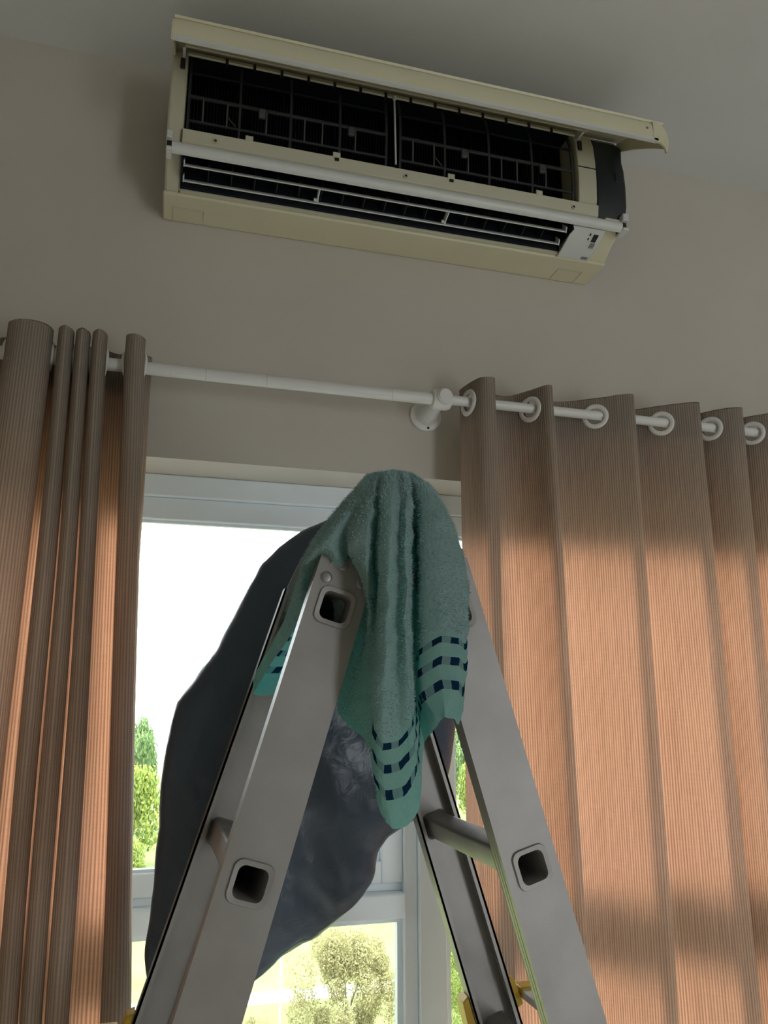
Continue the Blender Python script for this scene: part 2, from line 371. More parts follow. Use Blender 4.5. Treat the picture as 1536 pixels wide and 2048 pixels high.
    for i in range(17):
        x = gx0 + .055 + i * .048
        p(MB().prism_x([(-.160, 2.585), (-.122, 2.571), (-.113, 2.60), (-.128, 2.622)], x, x + .0016), 'deflector_vane', 'acrib')
    # receiver panel with display at the right end of the outlet
    line = [(-.186, 2.5765), (-.160, 2.5650), (-.130, 2.5555), (-.108, 2.5495), (-.100, 2.5500)]
    pn = p(MB().strip_x(line, -.004, ox1 - .001, .928), 'display_panel', 'pale', smooth=True)
    nrm = Vector((0, -.40, -.916)).normalized()
    def plate(xa, xb, ta, tb, nm, m):
        q = lambda t: (lerp(-.186, -.130, t), lerp(2.5765, 2.5555, t) - .0070)
        (ya, za), (yb_, zb) = q(ta), q(tb)
        p(MB().add([(xa, ya, za), (xb, ya, za), (xb, yb_, zb), (xa, yb_, zb), (xa, ya, za + .005), (xb, ya, za + .005), (xb, yb_, zb + .005), (xa, yb_, zb + .005)],
                   [(0,1,2,3),(4,7,6,5),(0,4,5,1),(1,5,6,2),(2,6,7,3),(3,7,4,0)]), nm, m)
    plate(.905, .917, .18, .50, 'display_window', 'black')
    plate(.908, .919, .56, .78, 'display_label', 'print')
    plate(.8945, .8975, .16, .24, 'indicator_light', 'black'); plate(.8945, .8975, .36, .44, 'indicator_light', 'black')
    p(MB().box(.906, .921, -.115, -.107, 2.5448, 2.5470), 'display_label', 'print')
    p(MB().strip_x([(-.186, 2.5772), (-.130, 2.5562), (-.100, 2.5502)], -.0046, .928, .9292), 'panel_joint', 'cream2')
    # lifted front flap
    fp = MB()
    fx0, fx1 = -.058, .990
    panel = [(-.168, 2.8405), (-.214, 2.8215), (-.250, 2.8035), (-.290, 2.781), (-.333, 2.757), (-.346, 2.748)]
    fl = p(MB().strip_x(panel, -.005, fx0, fx1), 'front_flap', 'cream', smooth=True)
    def sub(mb, nm, m, **k):
        o = mb.build(nm, M[m], None, **k); o.parent = fl; return o
    sub(MB().strip_x([(-.344, 2.750), (-.350, 2.738), (-.3515, 2.715), (-.349, 2.702), (-.345, 2.699)], .0045, fx0, fx1 - .030), 'flap_rim', 'cream', smooth=True)
    sub(MB().strip_x([(-.3525, 2.7045), (-.3525, 2.6985), (-.343, 2.6985)], .003, fx0, fx1 - .02), 'flap_lip', 'pale')
    for xa, xb, pts in ((fx0 - .004, fx0 + .001, 1), (fx1 - .012, fx1 + .004, 2)):
        if pts == 2:
            side = [(-.340, 2.748), (-.3475, 2.734), (-.3495, 2.710), (-.3495, 2.676), (-.341, 2.690), (-.318, 2.709), (-.285, 2.735), (-.24, 2.768), (-.168, 2.815), (-.168, 2.8405), (-.214, 2.8215), (-.25, 2.803), (-.29, 2.781)]
            sub(MB().prism_x(side, xb - .004, xb), 'flap_end', 'cream', bevel=.001)
            cp = [(fx1 - .031, 2.7475), (fx1 - .016, 2.7455), (fx1 - .005, 2.738), (fx1 + .003, 2.724), (fx1 + .006, 2.706), (fx1 + .004, 2.690), (fx1 - .001, 2.672), (fx1 - .005, 2.686), (fx1 - .013, 2.695), (fx1 - .031, 2.699)]
            n_ = len(cp); vs_ = [(x, -.3525, z) for x, z in cp] + [(x, -.346, z) for x, z in cp]
            sub(MB().add(vs_, [tuple(range(n_)), tuple(range(n_, 2 * n_))[::-1]] + [(i, (i + 1) % n_, n_ + (i + 1) % n_, n_ + i) for i in range(n_)]), 'flap_corner', 'cream', bevel=.001)
        else:
            side = [(-.340, 2.752), (-.3495, 2.738), (-.352, 2.712), (-.350, 2.694), (-.338, 2.702), (-.30, 2.735), (-.24, 2.775), (-.168, 2.820), (-.168, 2.8405), (-.214, 2.8215), (-.25, 2.803), (-.29, 2.781)]
            sub(MB().prism_x(side, xa, xb), 'flap_end', 'cream', bevel=.001)
    for y in (-.235, -.27, -.31):
        zz = lerp(2.8215, 2.748, (-.214 - y) / .132)
        sub(MB().box(fx0 + .02, fx1 - .12, y - .002, y + .002, zz - .016, zz - .004), 'flap_rib', 'cream2')
    for x in (-.040, .866):
        p(MB().prism_x([(-.165, 2.795), (-.205, 2.800), (-.225, 2.800), (-.215, 2.815), (-.170, 2.826)], x - .003, x + .003), 'hinge_arm', 'pale', bevel=.001)
        p(MB().box(x - .006, x + .004, -.2085, -.20, 2.765, 2.790), 'hinge_slot', 'black', bevel=.0015)
    p(MB().lathe((fx1 - .045, -.3515, 2.727), (0, -1, 0), [(0, .003), (.001, .0025)], 10), 'flap_mark', 'print')
    return root
air_conditioner()

# ------------------------------------------------------------------ curtain rod
RODY, RODZ = -0.11, 2.141
def curtain_rod():
    root = empty('curtain_rod', (0.542, 0, RODZ))
    tag(root, 'long white enamelled curtain rod fixed above the window', 'curtain rod')
    part(MB().tube((-.95, RODY, RODZ), (.535, RODY, RODZ), .0128, 24), 'thick_tube', M['rod'], root, smooth=True)
    part(MB().tube((.535, RODY, RODZ + .002), (2.0, RODY, RODZ + .004), .0108, 24), 'thin_tube', M['rod'], root, smooth=True)
    for x in (.045, .165, .43):
        part(MB().torus((x, RODY, RODZ), (1, 0, 0), .0128, .0011, 20, 6), 'tube_joint', M['rod'], root, smooth='all')
    br = part(MB().lathe((.542, 0, RODZ + .002), (0, -1, 0), [(0, .037), (.007, .037), (.0095, .034), (.0095, .0255), (.013, .0245), (.018, .0235)], 32), 'bracket_plate', M['rod'], root, smooth=True)
    a = MB().lathe((.542, -.016, RODZ + .001), (0, -1, 0), [(0, .0225), (.02, .0205), (.045, .0165), (.075, .0150)], 24)
    part(a, 'bracket_arm', M['rod'], root, smooth=True)
    part(MB().lathe((.519, RODY, RODZ), (1, 0, 0), [(0, .0150), (.002, .0200), (.008, .0222), (.034, .0222), (.042, .0195), (.044, .0130)], 28), 'bracket_cup', M['rod'], root, smooth=True)
    part(MB().lathe((.5425, RODY - .014, RODZ), (0, -1, 0), [(0, .0175), (.012, .0170), (.013, .0150), (.015, .0150), (.0165, .0135)], 28), 'clamp_screw', M['rod'], root, smooth=True)
    part(MB().lathe((.546, -.0092, RODZ - .0285), (0, -1, 0), [(0, .0032), (.0012, .0028)], 10), 'screw_hole', M['black'], root)
    part(MB().lathe((-.95, RODY, RODZ), (-1, 0, 0), [(0, .013), (.004, .022), (.02, .026), (.036, .02), (.042, .008)], 20), 'finial', M['rod'], root, smooth=True)
    part(MB().lathe((2.0, RODY, RODZ), (1, 0, 0), [(0, .013), (.004, .022), (.02, .026), (.036, .02), (.042, .008)], 20), 'finial', M['rod'], root, smooth=True)
    part(MB().tube((1.95, 0, RODZ), (1.95, RODY, RODZ), .010, 14), 'end_support', M['rod'], root, smooth=True)
    part(MB().tube((-.9, 0, RODZ), (-.9, RODY, RODZ), .010, 14), 'end_support', M['rod'], root, smooth=True)
curtain_rod()

# ------------------------------------------------------------------ curtains
def catmull(pts, step):
    out = []; n = len(pts)
    P = [Vector(p) for p in pts]
    for i in range(n - 1):
        p0 = P[max(i - 1, 0)]; p1 = P[i]; p2 = P[i + 1]; p3 = P[min(i + 2, n - 1)]
        k = max(2, int((p2 - p1).length / step))
        for j in range(k):
            t = j / k; t2 = t * t; t3 = t2 * t
            out.append(0.5 * ((2 * p1) + (p2 - p0) * t + (2 * p0 - 5 * p1 + 4 * p2 - p3) * t2 + (3 * p1 - p0 - 3 * p2 + p3) * t3))
    out.append(P[-1]); return out

def curtain(name, pts, warp, label, top=2.189, hem=0.092):
    base = catmull(pts, .0035)
    arc = [0.0]
    for a, b_ in zip(base, base[1:]): arc.append(arc[-1] + (b_ - a).length)
    zs = [top - .0035 * i for i in range(32)]
    while zs[-1] > .55: zs.append(zs[-1] - .024)
    # where the cloth crosses the rod
    holes = []
    for i in range(1, len(base)):
        y0, y1 = base[i - 1].y, base[i].y
        if (y0 - RODY) * (y1 - RODY) <= 0 and y0 != y1:
            t = (RODY - y0) / (y1 - y0); holes.append((lerp(base[i - 1].x, base[i].x, t), arc[i], (base[min(i + 2, len(base) - 1)] - base[max(i - 3, 0)]).normalized()))
    def point(i, z):
        p = base[i]; x, y = warp(p.x, p.y, z)
        q = noise.noise(Vector((arc[i] * 9, z * 1.6, 3.1))) * .004 * sstep(top - .10, top - .5, z)
        return Vector((x, y + q, z))
    def sheet(i0, i1, zz, off, cut):
        vs, fs, uv = [], [], []
        idx = list(range(i0, i1)); nc = len(idx)
        for z in zz:
            for i in idx:
                p = point(i, z)
                if off:
                    a = base[max(i - 1, 0)]; b_ = base[min(i + 1, len(base) - 1)]; t = (b_ - a).normalized(); p += Vector((-t.y, t.x, 0)) * off
                if z > top - .001: p.z -= .004 * (1 + noise.noise(Vector((arc[i] * 14, 0, 7.7))))
                vs.append(p); uv.append((arc[i], z))
        for r in range(len(zz) - 1):
            zc = (zz[r] + zz[r + 1]) / 2
            for c in range(nc - 1):
                if cut and abs(zc - RODZ) < .03:
                    ac = (arc[idx[c]] + arc[idx[c + 1]]) / 2
                    if any((ac - h[1]) ** 2 + (zc - RODZ) ** 2 < .0205 ** 2 for h in holes): continue
                fs.append((r * nc + c, r * nc + c + 1, (r + 1) * nc + c + 1, (r + 1) * nc + c))
        me = bpy.data.meshes.new('cloth'); me.from_pydata(vs, [], fs); me.update()
        ul = me.uv_layers.new(name='UVMap')
        for l in me.loops: ul.data[l.index].uv = uv[l.vertex_index]
        for p in me.polygons: p.use_smooth = True
        return me
    root = empty(name, (sum(p.x for p in base) / len(base), RODY, .53)); tag(root, label, 'curtain')
    me = sheet(0, len(base), zs, 0, True); me.materials.append(M['curtain'])
    o = bpy.data.objects.new('cloth', me); C.objects.link(o); keep(o, root)
    hz = [z for z in zs if z > top - hem]
    for nm_off in (.0022, .0044):
        me = sheet(0, len(base), hz, nm_off, True); me.materials.append(M['curtain'])
        h = bpy.data.objects.new('header_band', me); C.objects.link(h); keep(h, root)
    last = -9
    for x, s_, t in holes:
        if x - last < .0045: continue
        last = x
        n = Vector((-t.y, t.x, 0))
        r = MB().torus((x, RODY, RODZ), n, .0245, .0058, 28, 8, .62)
        keep(r.build('grommet', M['ring'], None, smooth='all'), root)
    return root

right = [(.600, -.070), (.603, -.095), (.607, -.120), (.618, -.150), (.636, -.158), (.652, -.150), (.661, -.110), (.672, -.080), (.700, -.066), (.728, -.078),
         (.752, -.110), (.770, -.143), (.782, -.152), (.792, -.144), (.800, -.110), (.812, -.078), (.835, -.066), (.872, -.080),
         (.915, -.110), (.958, -.140), (.984, -.154), (.996, -.146), (1.003, -.110), (1.013, -.078), (1.030, -.068), (1.054, -.080),
         (1.088, -.110), (1.130, -.140), (1.158, -.153), (1.170, -.146), (1.177, -.110), (1.184, -.080), (1.193, -.070), (1.206, -.082),
         (1.222, -.110), (1.252, -.142), (1.278, -.153), (1.289, -.146), (1.296, -.110), (1.303, -.080), (1.313, -.070), (1.325, -.082),
         (1.342, -.110), (1.375, -.142), (1.402, -.153), (1.414, -.146), (1.424, -.110), (1.436, -.078), (1.455, -.068), (1.480, -.082),
         (1.510, -.110), (1.545, -.142), (1.572, -.152), (1.585, -.142), (1.595, -.110), (1.610, -.078), (1.635, -.068), (1.665, -.085),
         (1.690, -.112), (1.715, -.142), (1.745, -.150), (1.765, -.130), (1.775, -.10), (1.80, -.075), (1.84, -.07), (1.88, -.09)]
def warp_r(x, y, z):
    t = (2.19 - z) / 1.15
    dx = .010 * math.sin(x * 17 + 1.0) * t - .018 * t * sstep(.8, 1.3, x)
    k = 1 + .10 * math.sin(x * 11 + z * 2.0) * min(t, 1.2)
    return x + dx, RODY + (y - RODY) * k
curtain('curtain', right, warp_r, 'taupe ribbed curtain glowing orange, spread in wide waves beside the ladder')
left = [(-.72, -.07), (-.69, -.11), (-.66, -.152), (-.62, -.158), (-.585, -.148), (-.572, -.11), (-.56, -.075), (-.54, -.07), (-.52, -.08), (-.508, -.11), (-.49, -.152), (-.45, -.162), (-.405, -.155), (-.385, -.11), (-.37, -.075), (-.352, -.068), (-.335, -.08),
        (-.300, -.082), (-.310, -.105), (-.318, -.128), (-.316, -.150), (-.298, -.168), (-.275, -.172), (-.255, -.166), (-.243, -.150), (-.241, -.128), (-.250, -.098), (-.253, -.082), (-.244, -.070), (-.2350, -.066), (-.2290, -.074),
        (-.2220, -.092), (-.2290, -.125), (-.2300, -.148), (-.2170, -.166), (-.2050, -.150), (-.2045, -.125), (-.2115, -.094), (-.2080, -.082), (-.2015, -.078),
        (-.1950, -.082), (-.1920, -.094), (-.1985, -.125), (-.1990, -.148), (-.1870, -.164), (-.1755, -.148), (-.1752, -.125), (-.1820, -.094), (-.1790, -.082), (-.1720, -.078),
        (-.1650, -.082), (-.1620, -.094), (-.1690, -.125), (-.1695, -.148), (-.1570, -.164), (-.1450, -.150), (-.1446, -.125), (-.1520, -.094), (-.1480, -.076), (-.1380, -.066), (-.1280, -.062), (-.1160, -.066), (-.1050, -.076), (-.1000, -.094),
        (-.1085, -.125), (-.1085, -.150), (-.0920, -.164), (-.0760, -.150), (-.0748, -.125), (-.0840, -.094), (-.0790, -.080), (-.0700, -.070), (-.0620, -.062)]
def warp_l(x, y, z):
    t = (2.15 - z) / 1.11
    t = max(t, 0)
    xx = x * (1 + .27 * t) + .076 * t
    xx -= .013 * t * sstep(-.231, -.237, x)
    xx -= .045 * t * sstep(-.105, -.070, y) * sstep(-.080, -.070, x)
    return xx + .003 * math.sin(z * 5 + x * 40) * min(t, 1), y
curtain('curtain', left, warp_l, 'taupe ribbed curtain bunched into tight folds, left of the ladder')

# ------------------------------------------------------------------ ladder
NEAR, FAR = -0.680, -0.320
LX, APEX, SL = 0.272, 1.879, 0.294
def ladder():
    root = empty('step_ladder', (LX, (NEAR + FAR) / 2, 0))
    tag(root, 'folding aluminium step ladder standing open before the window', 'ladder')
    ang = math.atan(SL); WD = .0695; FL = .026; TH = .0022
    rung_z = [1.614 - .3015 * i for i in range(6)]
    hh = .0178
    def frame(sgn, plane):
        # local axes of a rail: s downwards along it, w across; the far rails splay a little more
        ap, sl = (APEX, SL) if plane == NEAR else (1.855, .315)
        g = math.atan(sl)
        o = Vector((LX, 0, ap)); s = Vector((sgn * math.sin(g), 0, -math.cos(g))); w_ = Vector((math.cos(g), 0, sgn * math.sin(g)))
        return o, s, w_, (lambda z: (ap - z) / math.cos(g))
    for sgn in (-1, 1):
        for yw, dy in ((NEAR, 1), (FAR, -1)):
            o, s, w_, s_of = frame(sgn, yw)
            s0, s1 = s_of(1.674), s_of(.012)
            rs = [s_of(z) for z in rung_z if s_of(z) < s1 - .1]
            q = lambda ss, ww, yy: o + s * ss + w_ * ww + Vector((0, yy, 0))
            b_ = MB()
            # web with square openings for the rungs
            cuts = [s0]
            for r in rs: cuts += [r - hh, r + hh]
            cuts.append(s1)
            wl = [-WD / 2 + .0035, -hh, hh, WD / 2 - .0035]
            for i in range(len(cuts) - 1):
                for j in range(3):
                    if i % 2 == 1 and j == 1: continue
                    a0, a1, c0, c1 = cuts[i], cuts[i + 1], wl[j], wl[j + 1]
                    vs = [q(a0, c0, yw), q(a0, c1, yw), q(a1, c1, yw), q(a1, c0, yw)] + [q(a0, c0, yw + dy * TH), q(a0, c1, yw + dy * TH), q(a1, c1, yw + dy * TH), q(a1, c0, yw + dy * TH)]
                    b_.add(vs, [(0,1,2,3),(7,6,5,4)])
            web = part(b_, 'rail_web', M['alu'], root)
            b_ = MB()
            for ww in (-1, 1):
                e0, e1 = ww * WD / 2, ww * (WD / 2 - .0035)
                def bar(e0, e1, y0, y1):
                    vs = [q(s0, e0, y0), q(s0, e1, y0), q(s0, e1, y1), q(s0, e0, y1), q(s1, e0, y0), q(s1, e1, y0), q(s1, e1, y1), q(s1, e0, y1)]
                    b_.add(vs, [(0,1,2,3),(4,7,6,5),(0,4,5,1),(1,5,6,2),(2,6,7,3),(3,7,4,0)])
                bar(e0, e1, yw, yw + dy * FL)
                # ribs along the lip
                bar(e0, ww * (WD / 2 - .0085), yw + dy * (FL - .002), yw + dy * FL)
                bar(e0, ww * (WD / 2 - .0060), yw + dy * (FL * .60), yw + dy * (FL * .68))
                bar(e0, ww * (WD / 2 - .0060), yw + dy * (FL * .30), yw + dy * (FL * .38))
            part(b_, 'rail_flange', M['alu'], root)
            # foot
            f0, f1 = s1 - .04, s1 + .004
            vs = []
            for ss in (f0, f1):
                for ww, yy in ((-WD / 2 - .004, -.004), (WD / 2 + .004, -.004), (WD / 2 + .004, FL + .004), (-WD / 2 - .004, FL + .004)): vs.append(q(ss, ww, yw + dy * yy))
            for v in vs[4:]: v.z = 0.0
            part(MB().add(vs, [(0,1,2,3),(7,6,5,4),(0,4,5,1),(1,5,6,2),(2,6,7,3),(3,7,4,0)]), 'rubber_foot', M['black'], root, bevel=.003)
            # hinge cheek: from rail top up to the pivot disc, riveted
            yv = yw - dy * .0035
            for rr, cc in ((s0 + .010, -.006), (s0 + .031, -.021), (s0 + .024, .023)):
                c = q(rr, cc * -sgn, yw)
                part(MB().lathe(c, (0, -dy, 0), [(0, .0072), (.0010, .0072), (.0018, .0060), (.0022, .0040)], 16), 'rivet', M['rivet'], root, smooth=True)
            poly = [(s0 + .034, -.026), (s0 + .034, .026), (s0 - .005, .030), (s0 - .06, .024), (s0 - .075, .0), (s0 - .06, -.024), (s0 - .005, -.030)]
            y0, y1 = (yw + dy * .004, yw + dy * .0075) if sgn < 0 else (yw + dy * .009, yw + dy * .0125)
            n = len(poly); vs = [q(a, c, y0) for a, c in poly] + [q(a, c, y1) for a, c in poly]
            part(MB().add(vs, [tuple(range(n))[::-1], tuple(range(n, 2 * n))] + [(i, (i + 1) % n, n + (i + 1) % n, n + i) for i in range(n)]), 'hinge_plate', M['rivet'], root)
        # rungs: rounded square tubes, swaged at both ends
        for rz in [z for z in rung_z if z > .1]:
            def ring(h, rad, y, n=5):
                o, s, w_, s_of = frame(sgn, NEAR if y < (NEAR + FAR) / 2 else FAR); r = s_of(rz)
                pts = []
                for cx, cy, g0 in ((1, 1, 0), (-1, 1, 90), (-1, -1, 180), (1, -1, 270)):
                    for i in range(n):
                        g = math.radians(g0 + 90 * i / (n - 1)); a = cx * (h - rad) + rad * math.cos(g); c = cy * (h - rad) + rad * math.sin(g)
                        pts.append(o + s * (r + a) + w_ * c + Vector((0, y, 0)))
                return pts
            secs = [ring(.0160, .007, NEAR + .006), ring(.0172, .008, NEAR - .0025), ring(.0225, .010, NEAR - .0030), ring(.0235, .011, NEAR - .0005), ring(.0190, .009, NEAR + .0012), ring(.0185, .0085, NEAR + .004),
                    ring(.0185, .0085, NEAR + .012), ring(.0165, .005, NEAR + .018), ring(.0165, .005, FAR - .018), ring(.0185, .0085, FAR - .012), ring(.0190, .009, FAR - .004), ring(.0235, .011, FAR + .0005),
                    ring(.0225, .010, FAR + .0030), ring(.0172, .008, FAR + .0025), ring(.0160, .007, FAR - .006)]
            b_ = MB(); n = len(secs[0])
            b_.v = [tuple(p) for sc in secs for p in sc]
            k = len(secs)
            b_.f = [(i * n + j, i * n + (j + 1) % n, ((i + 1) % k) * n + (j + 1) % n, ((i + 1) % k) * n + j) for i in range(k) for j in range(n)]
            part(b_, 'rung', M['alu'], root, smooth=True)
        # yellow-latched middle joint on the far rail, with its release bar
        zz = 1.052; o, s, w_, s_of = frame(sgn, FAR)
        c = o + s * s_of(zz); rr = s_of(zz)
        for ww in (-1, 1):
            vs = []
            for a, e, yy in ((-.026, .0, -.022), (.022, .0, -.022), (.022, .013, -.018), (-.018, .010, -.018)):
                vs.append(o + s * (rr + a) + w_ * (ww * (WD / 2 + .0005 + e)) + Vector((0, FAR + yy, 0)))
            vs += [v + Vector((0, .030, 0)) for v in vs]
            part(MB().add(vs, [(0,1,2,3),(7,6,5,4),(0,4,5,1),(1,5,6,2),(2,6,7,3),(3,7,4,0)]), 'joint_latch', M['yellow'], root, bevel=.002)
        e = o + s * (rr + .012) + w_ * (sgn * (WD / 2 + .028))
        part(MB().box(e.x - .015, e.x + .015, FAR - .020, FAR + .010, e.z - .006, e.z + .010), 'bar_clip', M['yellow'], root, bevel=.003)
        part(MB().box(e.x - .013, e.x + .013, NEAR + .04, FAR - .012, e.z - .007, e.z + .006), 'release_bar', M['pale'], root, bevel=.002)
    for yw, dy in ((NEAR, 1), (FAR, -1)):
        part(MB().lathe((LX, yw + dy * .001, 1.729), (0, dy, 0), [(0, .030), (.001, .036), (.016, .036), (.017, .030)], 28), 'hinge_disc', M['rivet'], root, smooth=True)
    part(MB().tube((LX, NEAR + .02, 1.729), (LX, FAR - .02, 1.729), .008, 14), 'hinge_axle', M['rivet'], root, smooth=True)
    return root
ladder()

# ------------------------------------------------------------------ draped towel
def resample(pts, n):
    d = catmull(pts, .004); L_ = [0.0]
    for a, b_ in zip(d, d[1:]): L_.append(L_[-1] + (b_ - a).length)
    out = []; j = 0
    for i in range(n):
        t = L_[-1] * i / (n - 1)
        while j < len(L_) - 2 and L_[j + 1] < t: j += 1
        seg = L_[j + 1] - L_[j]; out.append(d[j].lerp(d[j + 1], (t - L_[j]) / seg if seg else 0))
    return out, L_[-1]
cols = [  # each: hem printed?, then the run of the cloth from the crown of the drape down to its edge
 (1, [(738,950,.975),(695,1006,.985),(648,1060,.99),(616,1110,1.0),(600,1160,1.01),(596,1210,1.03),(575,1268,1.06),(545,1310,1.07),(512,1345,1.07),(508,1385,1.07)]),
 (0, [(737,948,.965),(690,1000,.95),(645,1055,.945),(612,1105,.95),(598,1150,.96),(600,1195,.975),(612,1222,.985)]),
 (0, [(741,947,.945),(697,1003,.915),(657,1054,.905),(632,1092,.91),(620,1115,.93),(618,1150,.96),(628,1190,.98)]),
 (0, [(745,946,.93),(708,1008,.898),(678,1056,.889),(660,1086,.890),(656,1104,.908),(657,1122,.945),(662,1150,.965)]),
 (0, [(752,944,.93),(728,1010,.886),(708,1058,.880),(697,1088,.884),(698,1108,.905),(714,1145,.945),(727,1220,.958),(710,1310,.965),(676,1408,.966)]),
 (0, [(758,943,.93),(745,1010,.880),(735,1080,.868),(733,1150,.878),(736,1220,.910),(728,1300,.940),(706,1400,.955),(694,1450,.955)]),
 (0, [(762,944,.93),(757,1010,.898),(752,1100,.900),(754,1200,.915),(750,1300,.930),(742,1400,.936),(738,1490,.936)]),
 (.6,[(768,942,.93),(764,1000,.876),(760,1100,.862),(763,1200,.862),(756,1300,.864),(747,1400,.866),(746,1500,.872),(750,1570,.876),(762,1622,.880)]),
 (1, [(785,939,.93),(784,1000,.870),(779,1100,.851),(776,1200,.850),(772,1300,.850),(766,1400,.853),(764,1500,.860),(770,1595,.866),(785,1658,.870)]),
 (1, [(798,940,.93),(800,1000,.884),(796,1100,.872),(795,1200,.872),(794,1300,.870),(796,1400,.866),(800,1500,.866),(808,1595,.870),(818,1650,.874)]),
 (1, [(806,941,.93),(812,1000,.876),(812,1100,.861),(812,1200,.861),(814,1300,.860),(820,1400,.862),(826,1500,.868),(834,1570,.872),(838,1615,.876)]),
 (1, [(814,943,.93),(821,1000,.884),(823,1100,.880),(823,1200,.884),(824,1300,.882),(827,1400,.882),(834,1490,.884),(840,1550,.886),(841,1590,.888)]),
 (1, [(818,945,.935),(825,1000,.912),(829,1100,.940),(830,1200,.962),(830,1300,.962),(832,1380,.950),(840,1440,.930),(846,1488,.922)]),
 (1, [(822,947,.935),(833,1000,.905),(838,1100,.920),(838,1200,.935),(838,1300,.930),(836,1380,.915),(856,1430,.905),(872,1455,.903)]),
 (1, [(828,949,.935),(840,1000,.888),(841,1100,.880),(840,1200,.882),(840,1300,.882),(842,1380,.882),(866,1428,.885),(884,1440,.887)]),
 (1, [(840,955,.935),(865,1010,.880),(875,1100,.870),(878,1200,.870),(880,1300,.869),(882,1380,.869),(892,1434,.871)]),
 (1, [(852,962,.94),(889,1025,.885),(908,1100,.876),(914,1200,.873),(915,1300,.871),(914,1380,.872),(908,1437,.875)]),
 (1, [(857,966,.95),(899,1034,.905),(924,1098,.898),(935,1160,.893),(937,1250,.888),(933,1340,.886),(927,1400,.886),(920,1436,.888)]),
 (0, [(855,967,.97),(896,1038,.95),(918,1095,.955),(922,1130,.955),(920,1150,.955)]),
 (0, [(846,966,1.01),(880,1038,1.04),(895,1100,1.06),(900,1170,1.07),(900,1230,1.07)]),
 (0, [(830,962,1.05),(850,1030,1.13),(860,1100,1.17),(865,1200,1.18),(865,1300,1.18)]),
 (0, [(800,958,1.06),(810,1030,1.17),(815,1100,1.21),(815,1200,1.215),(815,1300,1.215)]),
 (0, [(770,955,1.05),(760,1030,1.17),(755,1100,1.21),(755,1200,1.215),(750,1300,1.215),(745,1350,1.215)]),
 (0, [(755,953,1.03),(718,1030,1.12),(695,1100,1.14),(682,1200,1.14),(662,1300,1.14),(642,1370,1.14),(620,1400,1.14)]),
 (1, [(745,952,1.01),(705,1015,1.05),(668,1075,1.06),(645,1125,1.07),(634,1180,1.08),(624,1240,1.09),(602,1300,1.10),(578,1350,1.10),(558,1388,1.10)]),
]
